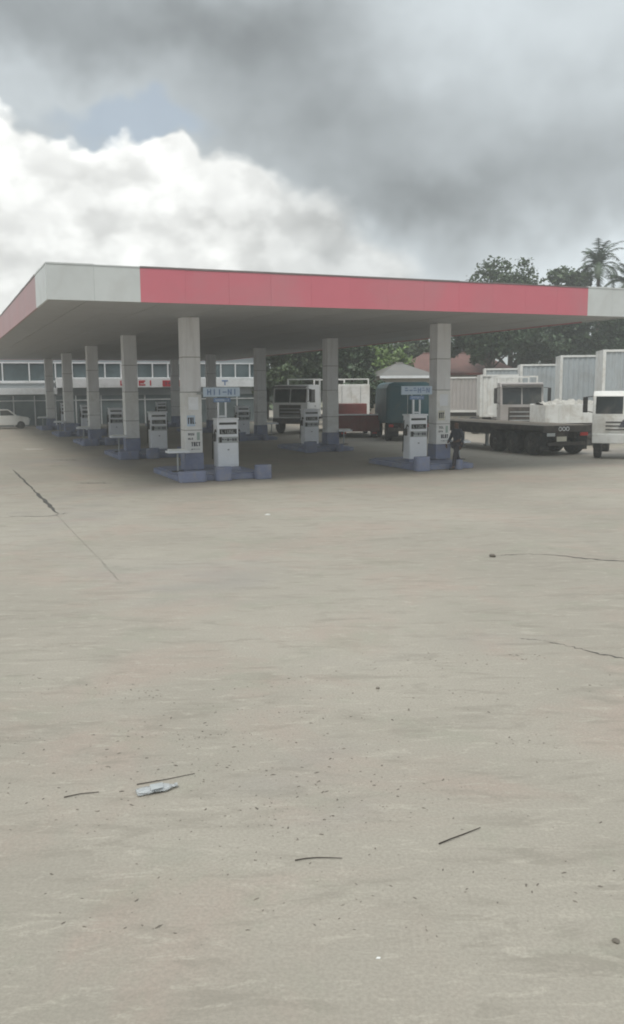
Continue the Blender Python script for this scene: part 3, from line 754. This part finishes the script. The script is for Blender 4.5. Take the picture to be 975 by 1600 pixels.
# small white car before the shop
t_ = thing('parked_car', 'small white hatchback parked before the shop at the left picture edge', 'car', W(-3.2, 42.4), YAW + R(90))
body = [(-1.75, .28), (-1.8, .62), (-1.72, .85), (-.85, .98), (.9, 1.0), (1.75, .92), (1.82, .6), (1.78, .28)]
MB().prismx(body, -.8, .8).build('body', m_truck, t_, .06)
cab = MB().prismx([(-.95, .97), (-.35, 1.45), (.95, 1.48), (1.6, .97)], -.70, .70).build('cabin', m_truck, t_, .05)
for s in (-1, 1):
    MB().prismx([(-.72, 1.02), (-.27, 1.39), (.3, 1.40), (.3, 1.02)], s * .70, s * .712).build('side_window', m_tglass, cab)
    MB().prismx([(.38, 1.02), (.38, 1.40), (.9, 1.41), (1.35, 1.02)], s * .70, s * .712).build('side_window', m_tglass, cab)
    wheel(t_, s * .72, -1.15, .3, .18, s); wheel(t_, s * .72, 1.15, .3, .18, s)
    bx(s * .55 - .14, s * .55 + .14, -1.85, -1.80, .64, .78).build('headlight', m_lamp, t_)
    bx(s * .62 - .1, s * .62 + .1, 1.81, 1.85, .66, .86).build('tail_light', m_tail, t_)

# ---------------------------------------------------------------- houses beyond the yard
def house(name, label, loc, rz, L, D, eave, ridge, wm, rm, red=True):
    r = thing(name, label, 'house', loc, rz)
    bx(-L / 2, L / 2, 0, D, 0, eave).build('wall', wm, r)
    ov = .5; x0, x1, y0, y1 = -L / 2 - ov, L / 2 + ov, -ov, D + ov; h_ = D / 2 * .8
    z = eave + .02
    vs = [(x0, y0, z), (x1, y0, z), (x1, y1, z), (x0, y1, z), (x0 + h_, D / 2, ridge), (x1 - h_, D / 2, ridge)]
    rf = MB().add(vs, [(0, 1, 5, 4), (1, 2, 5), (2, 3, 4, 5), (3, 0, 4), (3, 2, 1, 0)]).build('roof', rm, r)
    bx(x0 + .01, x1 - .01, y0 - .03, y0 - .001, z - .16, z + .02).build('eave_board', m_maroon if red else m_bwhite, rf)
    MB().tube((x0 + h_, D / 2, ridge), (x1 - h_, D / 2, ridge), .09).build('ridge_cap', rm, rf)
    for i in range(3):
        x = -L / 2 + L * (i + .5) / 3
        f = MB().box(x - .6, x + .6, -.05, -.001, 1.2, 2.5).build('window', m_bwhite, r)
        for k in (-1, 1): bx(x + k * .28 - .24, x + k * .28 + .24, -.07, -.0505, 1.27, 2.43).build('pane', m_glass, f)
    return r
house('bungalow', 'bungalow with brownish red tiled hip roof behind the box trailers', (12.3, 74, 0), R(4), 9.5, 7, 4.0, 5.75, m_plaster, m_rtile)
house('shed', 'pale grey roofed shed partly hidden behind the right front column', (7.2, 66.5, 0), R(10), 3.6, 5, 3.7, 4.7, m_plaster, m_groof, False)

# ---------------------------------------------------------------- trees
def tree(name, label, x, y, h, rx, rz_, lm, nleaf=4200, trunk_h=None, seed=1, leaf=.40, group='trees beyond the yard', lobes=9, cz=None):
    rg = random.Random(seed); th = trunk_h if trunk_h is not None else h * .3
    r = thing(name, label, 'tree', (x, y, 0), rg.uniform(0, 6), group)
    tr = MB(); cz = cz or (h - rz_)
    top = Vector((rg.uniform(-.3, .3), rg.uniform(-.3, .3), cz))
    mid = Vector((rg.uniform(-.2, .2), rg.uniform(-.2, .2), th)); rad = .018 * h + .06
    tr.tube((0, 0, -.05), mid, rad * 1.25, rad * .9, 9); tr.tube(mid, top, rad * .9, rad * .35, 8)
    cl = []
    for i in range(lobes):
        t = 2 * math.pi * i / lobes + rg.uniform(-.4, .4); e = rg.uniform(-.55, .95); k = rg.uniform(.55, .92)
        ce = math.sqrt(max(0, 1 - e * e))
        c = Vector((rx * k * ce * math.cos(t), rx * k * ce * math.sin(t), cz + rz_ * k * e))
        cl.append((c, rg.uniform(.26, .44) * min(rx, rz_ * 1.1)))
        b0 = mid.lerp(top, rg.uniform(.0, .7)); m1 = b0.lerp(c, .5) + Vector((0, 0, .06 * rx))
        tr.tube(b0, m1, rad * .42, rad * .28, 6); tr.tube(m1, c, rad * .28, rad * .1, 5)
    cl.append((Vector((0, 0, cz)), min(rx, rz_) * .5)); cl.append((Vector((0, 0, cz + rz_ * .6)), min(rx, rz_) * .36))
    tr.build('trunk', m_bark, r)
    # twig clumps within each lobe, leaves around each clump
    vs, fs = [], []; tot = sum(s_ ** 2 for _, s_ in cl)
    for c, s_ in cl:
        k = int(nleaf * s_ * s_ / tot); nc = max(4, k // 22)
        for j in range(nc):
            d = Vector((rg.gauss(0, 1), rg.gauss(0, 1), rg.gauss(0, .8))).normalized() * s_ * rg.uniform(.45, 1.12)
            q0 = c + d; cr = s_ * rg.uniform(.16, .32)
            for _ in range(22):
                p = q0 + Vector((rg.gauss(0, cr * .7), rg.gauss(0, cr * .7), rg.gauss(0, cr * .5)))
                u = Vector((rg.gauss(0, 1), rg.gauss(0, 1), rg.gauss(0, .6))).normalized(); w_ = u.orthogonal().normalized()
                w_ = (w_ + u.cross(w_) * rg.uniform(-1, 1)).normalized(); L = leaf * rg.uniform(.55, 1.2)
                o = len(vs); vs += [p - u * L * .5, p + w_ * L * .28, p + u * L * .5, p - w_ * L * .28]; fs.append((o, o + 1, o + 2, o + 3))
    me = bpy.data.meshes.new('crown'); me.from_pydata([tuple(v_) for v_ in vs], [], fs); me.materials.append(lm)
    o = bpy.data.objects.new('crown', me); col.objects.link(o); o.parent = r
    return r
tree('broad_tree', 'broad domed tree rising above the red fascia near its right end', 18.6, 84, 13.1, 4.9, 4.4, m_leaf, 26000, 3.6, 11, lobes=22)
tree('broad_tree', 'low dark spreading tree under the right canopy edge beside the red roof', 14.0, 70.6, 8.8, 3.9, 2.5, m_leafd, 11000, 3.4, 12, lobes=12)
tree('thin_tree', 'thin crowned tree between the domed tree and the tall spire tree', 23.9, 86, 14.4, 2.4, 3.4, m_leaf, 6500, 5, 13, lobes=8)
def palm(label, x, y, zc, L, n, seed, spread):
    rg = random.Random(seed)
    r = thing('palm_tree', label, 'palm', (x, y, 0), 0, 'palms beyond the yard')
    tr = MB(); seg = 9
    for i in range(seg): tr.tube((.12 * math.sin(i * .5), 0, zc * i / seg - .02), (.12 * math.sin((i + 1) * .5), 0, zc * (i + 1) / seg), .24 - .012 * i, .22 - .012 * i, 9)
    tr.build('trunk', m_bark, r); x0 = .12 * math.sin(seg * .5)
    for k in range(n):
        t = 2 * math.pi * k / n + rg.uniform(-.3, .3); e0 = rg.uniform(.35, 1.5); ln = L * rg.uniform(.8, 1.1); vs, fs = [], []
        dirh = Vector((math.cos(t), math.sin(t), 0)) * spread; p = Vector((x0, 0, zc)); steps = 14; e = e0
        for i in range(steps):
            d = (dirh * math.cos(e) + Vector((0, 0, math.sin(e)))).normalized(); q1 = p + d * ln / steps; sd_ = Vector((-math.sin(t), math.cos(t), 0))
            o = len(vs); vs += [p - sd_ * .03, p + sd_ * .03, q1 + sd_ * .025, q1 - sd_ * .025]; fs.append((o, o + 1, o + 2, o + 3))
            if i > 1:
                w = .62 * math.sin(math.pi * (i + .6) / (steps + 1)) + .12
                for s in (-1, 1):
                    for h in (0, .5):
                        b0 = p.lerp(q1, h); tip = b0 + sd_ * s * w * rg.uniform(.75, 1.1) + d * w * .55 - Vector((0, 0, w * rg.uniform(.15, .5))); o = len(vs)
                        vs += [b0, b0 + d * .10, tip]; fs.append((o, o + 1, o + 2))
            p = q1; e -= (1.5 + .5 * (e0 < .9)) / steps * rg.uniform(.7, 1.2)
        MB().add(vs, fs).build('frond', m_leafd, r)
palm('tall palm with upright feathery fronds above the right end of the canopy', 26.95, 85, 13.6, 3.3, 26, 14, .55)
palm('lower palm with drooping fronds at the right picture edge', 29.6, 84, 12.0, 3.0, 24, 15, 1.0)
tree('thin_tree', 'ragged tree at the right picture edge above the canopy corner', 30.6, 87, 12.6, 2.8, 4.0, m_leaf, 7500, 4, 15, lobes=9)
tree('dark_tree', 'dense dark tree below the right end of the canopy', 20.6, 76, 9.6, 3.2, 3.2, m_leafd, 11000, 3, 16, lobes=11)
tree('dark_tree', 'dense dark tree behind the nearest box trailer', 25.2, 74, 9.0, 3.8, 3.6, m_leafd, 11000, 3, 17, lobes=11)
tree('bushy_tree', 'bright green bushy tree right of the second right column', 5.2, 73, 7.4, 2.9, 3.3, m_leafl, 11000, 1.5, 18, lobes=12)
tree('bushy_tree', 'dark green bushy tree behind the maroon tipper', 2.2, 71, 6.9, 3.0, 3.2, m_leafd, 11000, 1.4, 19, lobes=12)
tree('bushy_tree', 'dull green bushy tree above the rack framed truck', -1.6, 79, 7.2, 3.2, 3.3, m_leaf, 11000, 1.5, 20, lobes=12)
tree('bushy_tree', 'dull green bushy tree at the right end of the shop building', -4.3, 86, 7.6, 3.4, 3.4, m_leaf, 11000, 1.5, 21, lobes=12)
tree('bushy_tree', 'dark bush beside the teal truck', 3.7, 62.5, 4.6, 1.7, 2.1, m_leafd, 3200, .8, 22, lobes=9)
tree('bushy_tree', 'bushy tree behind the grey roofed shed', 9.2, 84, 7.6, 3.6, 3.4, m_leaf, 11000, 1.6, 23, lobes=12)
# far wood that closes the view
rg = random.Random(77); vs, fs = [], []
for i in range(16000):
    x = rg.uniform(-70, 95); y = rg.uniform(118, 130); top_ = 7.5 + 2.2 * math.sin(x * .21) + 1.5 * math.sin(x * .57 + 2)
    p = Vector((x, y, rg.uniform(0, 1) ** .7 * top_ + rg.gauss(0, .4))); u = Vector((rg.gauss(0, 1), rg.gauss(0, 1), rg.gauss(0, .6))).normalized(); w_ = u.orthogonal().normalized(); L = rg.uniform(.7, 1.5)
    o = len(vs); vs += [p - u * L * .5, p + w_ * L * .35, p + u * L * .5, p - w_ * L * .35]; fs.append((o, o + 1, o + 2, o + 3))
me = bpy.data.meshes.new('far_wood'); me.from_pydata([tuple(v_) for v_ in vs], [], fs); me.materials.append(m_leaf)
o = bpy.data.objects.new('far_wood', me); col.objects.link(o); tag(o, 'far dull green wood beyond the yard', 'wood', kind='stuff')

# ---------------------------------------------------------------- person beside the right front column
def skin(name, m, verts, edges, root, parent=None, sub=2):
    me = bpy.data.meshes.new(name); me.from_pydata([v_[0] for v_ in verts], edges, [])
    o = bpy.data.objects.new(name, me); col.objects.link(o)
    o.modifiers.new('skin', 'SKIN')
    if not me.skin_vertices: me.attributes.new('skin', 'FLOAT', 'POINT')
    for i, v_ in enumerate(verts):
        me.skin_vertices[0].data[i].radius = (v_[1], v_[2] if len(v_) > 2 else v_[1]); me.skin_vertices[0].data[i].use_root = (i == root)
    o.modifiers.new('sub', 'SUBSURF').levels = sub; o.modifiers['sub'].render_levels = sub
    me.materials.append(m)
    if parent: o.parent = parent
    return o
ps = thing('person', 'person in dark clothes walking beside the right front column', 'person', (5.12, 31.3, 0), R(-62))
# local frame: walks towards -y
V = [((0, 0, .93), .15, .115), ((0, 0, 1.12), .135, .105), ((0, -.02, 1.32), .165, .11), ((0, -.02, 1.42), .10, .085), ((0, -.025, 1.49), .055), ((0, -.04, 1.58), .085, .095), ((0, -.04, 1.67), .075, .085),
     ((.09, 0, .88), .095), ((.10, -.16, .50), .062), ((.10, -.20, .10), .042), ((.10, -.32, .045), .038),
     ((-.09, 0, .88), .095), ((-.10, .08, .50), .062), ((-.10, .26, .14), .042), ((-.10, .17, .045), .038),
     ((.20, -.01, 1.38), .062), ((.25, .08, 1.12), .046), ((.25, .0, .88), .034),
     ((-.20, -.01, 1.38), .062), ((-.25, -.08, 1.12), .046), ((-.25, -.22, .92), .034)]
Eg = [(0, 1), (1, 2), (2, 3), (3, 4), (4, 5), (5, 6), (0, 7), (7, 8), (8, 9), (9, 10), (0, 11), (11, 12), (12, 13), (13, 14), (2, 15), (15, 16), (16, 17), (2, 18), (18, 19), (19, 20)]
bod = skin('body', m_skin, V, Eg, 0, ps)
inf = lambda idx, d: [(V[i][0], V[i][1] + d, (V[i][2] if len(V[i]) > 2 else V[i][1]) + d) for i in idx]
sh = inf([0, 1, 2, 3, 15, 16, 18, 19], .016)
sh += [((.25, .02, .93), .052, .052), ((-.25, -.19, .96), .052, .052)]
skin('shirt', m_cloth, sh, [(0, 1), (1, 2), (2, 3), (2, 4), (4, 5), (2, 6), (6, 7), (5, 8), (7, 9)], 0, ps)
tv = inf([0, 7, 8, 9, 11, 12, 13], .018)
skin('trousers', m_trouser, tv, [(0, 1), (1, 2), (2, 3), (0, 4), (4, 5), (5, 6)], 0, ps)
skin('hair', m_hair, [((0, -.02, 1.62), .092, .10), ((0, -.01, 1.70), .078, .085)], [(0, 1)], 0, ps)
for s, dy in ((1, -.26), (-1, .21)):
    skin('shoe', m_shoe, [((s * .10, dy + .09, .055), .052, .05), ((s * .10, dy - .06, .045), .05, .042), ((s * .10, dy - .15, .038), .04, .034)], [(0, 1), (1, 2)], 0, ps)
for s, base in ((1, Vector((.25, -.02, .84))), (-1, Vector((-.25, -.25, .885)))):
    pv = [(tuple(base), .036, .026), (tuple(base + Vector((0, -.02, -.07))), .036, .02)]; pe = [(0, 1)]
    for i in range(4):
        o0 = base + Vector((0, -.045 + .022 * i, -.075)); ln = (.06, .072, .068, .052)[i]; k = len(pv)
        pv += [(tuple(o0), .010), (tuple(o0 + Vector((-s * .008, -.004, -ln * .55))), .009), (tuple(o0 + Vector((-s * .03, -.004, -ln))), .008)]; pe += [(1, k), (k, k + 1), (k + 1, k + 2)]
    k = len(pv); pv += [(tuple(base + Vector((-s * .012, -.045, -.02))), .011), (tuple(base + Vector((-s * .02, -.065, -.06))), .009)]; pe += [(0, k), (k, k + 1)]
    skin('hand', m_skin, pv, pe, 0, ps, 1)
nose = MB().prismx([(-.150, 1.555), (-.128, 1.60), (-.118, 1.55)], -.014, .014).build('nose', m_skin, ps)
for s in (-1, 1):
    MB().tube((s * .035, -.128, 1.612), (s * .035, -.138, 1.612), .012, .010, 8).build('eye', m_hair, ps)
    MB().box(s * .088, s * .102, -.05, -.01, 1.56, 1.63).build('ear', m_skin, ps, .005)
bx(-.028, .028, -.137, -.126, 1.515, 1.525).build('mouth', m_hair, ps)

# ---------------------------------------------------------------- litter on the concrete
bt = thing('plastic_bottle', 'crushed clear plastic bottle lying on the bare concrete', 'bottle', (-1.13, 6.08, .0), R(24))
rg = random.Random(5); vs = []; prof = [(-.155, .028), (-.14, .036), (-.08, .037), (-.03, .034), (.0, .037), (.05, .038), (.085, .030), (.105, .016), (.125, .0135), (.13, .0135)]
n = 14
for x, r_ in prof:
    for i in range(n):
        t = 2 * math.pi * i / n; k = 1 + rg.uniform(-.16, .16) * (1 if r_ > .02 else 0)
        vs.append((x, r_ * 1.25 * k * math.cos(t), .021 + r_ * .52 * k * math.sin(t)))
fs = [(j * n + i, j * n + (i + 1) % n, (j + 1) * n + (i + 1) % n, (j + 1) * n + i) for j in range(len(prof) - 1) for i in range(n)] + [tuple(range(n))]
MB().add(vs, fs).build('shell', m_plast, bt)
MB().tube((.128, 0, .021), (.146, 0, .021), .016, .016, 12).build('cap', m_grey, bt)
MB().add([(-.06, -.055, .043), (.03, -.05, .046), (.045, .03, .047), (-.05, .035, .045), (-.015, -.01, .052)], [(0, 1, 4), (1, 2, 4), (2, 3, 4), (3, 0, 4)]).build('label_sleeve', m_grey, bt)
def twig(pts, r_, label):
    mb = MB(); n_ = len(pts)
    for i in range(n_ - 1): mb.tube(pts[i], pts[i + 1], r_ * (1 - .5 * i / n_), r_ * (1 - .5 * (i + 1) / n_), 6)
    tag(mb.build('twig', m_twig, None), label, 'twig', 'twigs on the concrete')
twig([(.79, 5.29, .008), (.88, 5.35, .010), (.98, 5.42, .007), (1.09, 5.49, .010)], .0045, 'straight dark twig lying slanted on the concrete, right foreground')
twig([(-.12, 5.105, .007), (-.05, 5.125, .008), (.02, 5.135, .007), (.10, 5.13, .008), (.17, 5.125, .007)], .0038, 'thin brown twig lying level on the concrete, centre foreground')
twig([(-1.78, 5.98, .007), (-1.68, 6.03, .008), (-1.55, 6.06, .007)], .004, 'short curved twig on the concrete left of the plastic bottle')
twig([(-1.30, 6.18, .006), (-1.1, 6.26, .007), (-.9, 6.36, .006)], .0035, 'faint straw like twig just behind the plastic bottle')
def scrap(x, y, s, label, m, nm='paper_scrap'):
    mb = MB(); mb.prismz([(-s, -s * .5), (s * .8, -s * .6), (s, s * .4), (-s * .3, s * .7)], 0, s * .35)
    o = mb.build(nm, m); o.location = (x, y, .001); tag(o, label, 'litter')
scrap(.32, 4.16, .012, 'tiny white paper scrap on the concrete in the lower foreground', m_litter)
scrap(-1.02, 20.2, .06, 'white paper scrap on the concrete before the left pump island', m_litter)
def stone(x, y, s, label):
    bm = bmesh.new(); bmesh.ops.create_icosphere(bm, subdivisions=2, radius=s); rg = random.Random(int(x * 100))
    for v_ in bm.verts: v_.co *= rg.uniform(.8, 1.15); v_.co.z = v_.co.z * .55
    me = bpy.data.meshes.new('stone'); bm.to_mesh(me); bm.free(); me.materials.append(m_pebble)
    o = bpy.data.objects.new('stone', me); col.objects.link(o); o.location = (x, y, s * .4); tag(o, label, 'stone')
stone(3.08, 14.92, .055, 'dark stone on the concrete left of the long crack')
stone(1.57, 4.28, .02, 'small dark stone in the lower right foreground')
stone(.62, 8.25, .02, 'small dark stone on the concrete right of the centre')
# scattered grit
rg = random.Random(21); vs, fs = [], []
for c_i in range(85):
    cy = rg.triangular(4.1, 10.0, 6.0); cx = rg.gauss(-.06, .2) * cy; sp = rg.uniform(.1, .5)
    for i in range(rg.randint(3, 26)):
        x = cx + rg.gauss(0, sp * 1.3); y = cy + rg.gauss(0, sp * .6); s = min(.012, rg.lognormvariate(-5.45, .55)); a0 = rg.uniform(0, 3.1); el_ = rg.uniform(1, 2.4); o = len(vs)
        for k in range(5):
            t = k * 2 * math.pi / 5 + rg.uniform(-.4, .4); u_, v_ = s * el_ * math.cos(t), s * .7 * math.sin(t)
            vs.append((x + u_ * math.cos(a0) - v_ * math.sin(a0), y + u_ * math.sin(a0) + v_ * math.cos(a0), .0))
        vs.append((x, y, s * .6)); fs += [(o + k, o + (k + 1) % 5, o + 5) for k in range(5)]
me = bpy.data.meshes.new('grit'); me.from_pydata(vs, [], fs); me.materials.append(m_pebble)
o = bpy.data.objects.new('grit', me); col.objects.link(o); o.location.z = .001; tag(o, 'loose dark grit scattered over the concrete', 'grit', kind='stuff')

# ---------------------------------------------------------------- haze over the yard, added to lift the blacks like lens veil
hm = bpy.data.materials.new('air'); hm.use_nodes = True
hm.node_tree.nodes.clear(); q = G(hm.node_tree)
pv_ = q.node('ShaderNodeVolumePrincipled'); pv_.inputs['Color'].default_value = (.92, .95, .95, 1); pv_.inputs['Density'].default_value = .0018
q.l.new(pv_.outputs[0], q.node('ShaderNodeOutputMaterial').inputs['Volume'])
hz = bx(-1000, 1000, -80, 1600, -1.2, 19.0).build('haze', hm); tag(hz, kind='stuff')
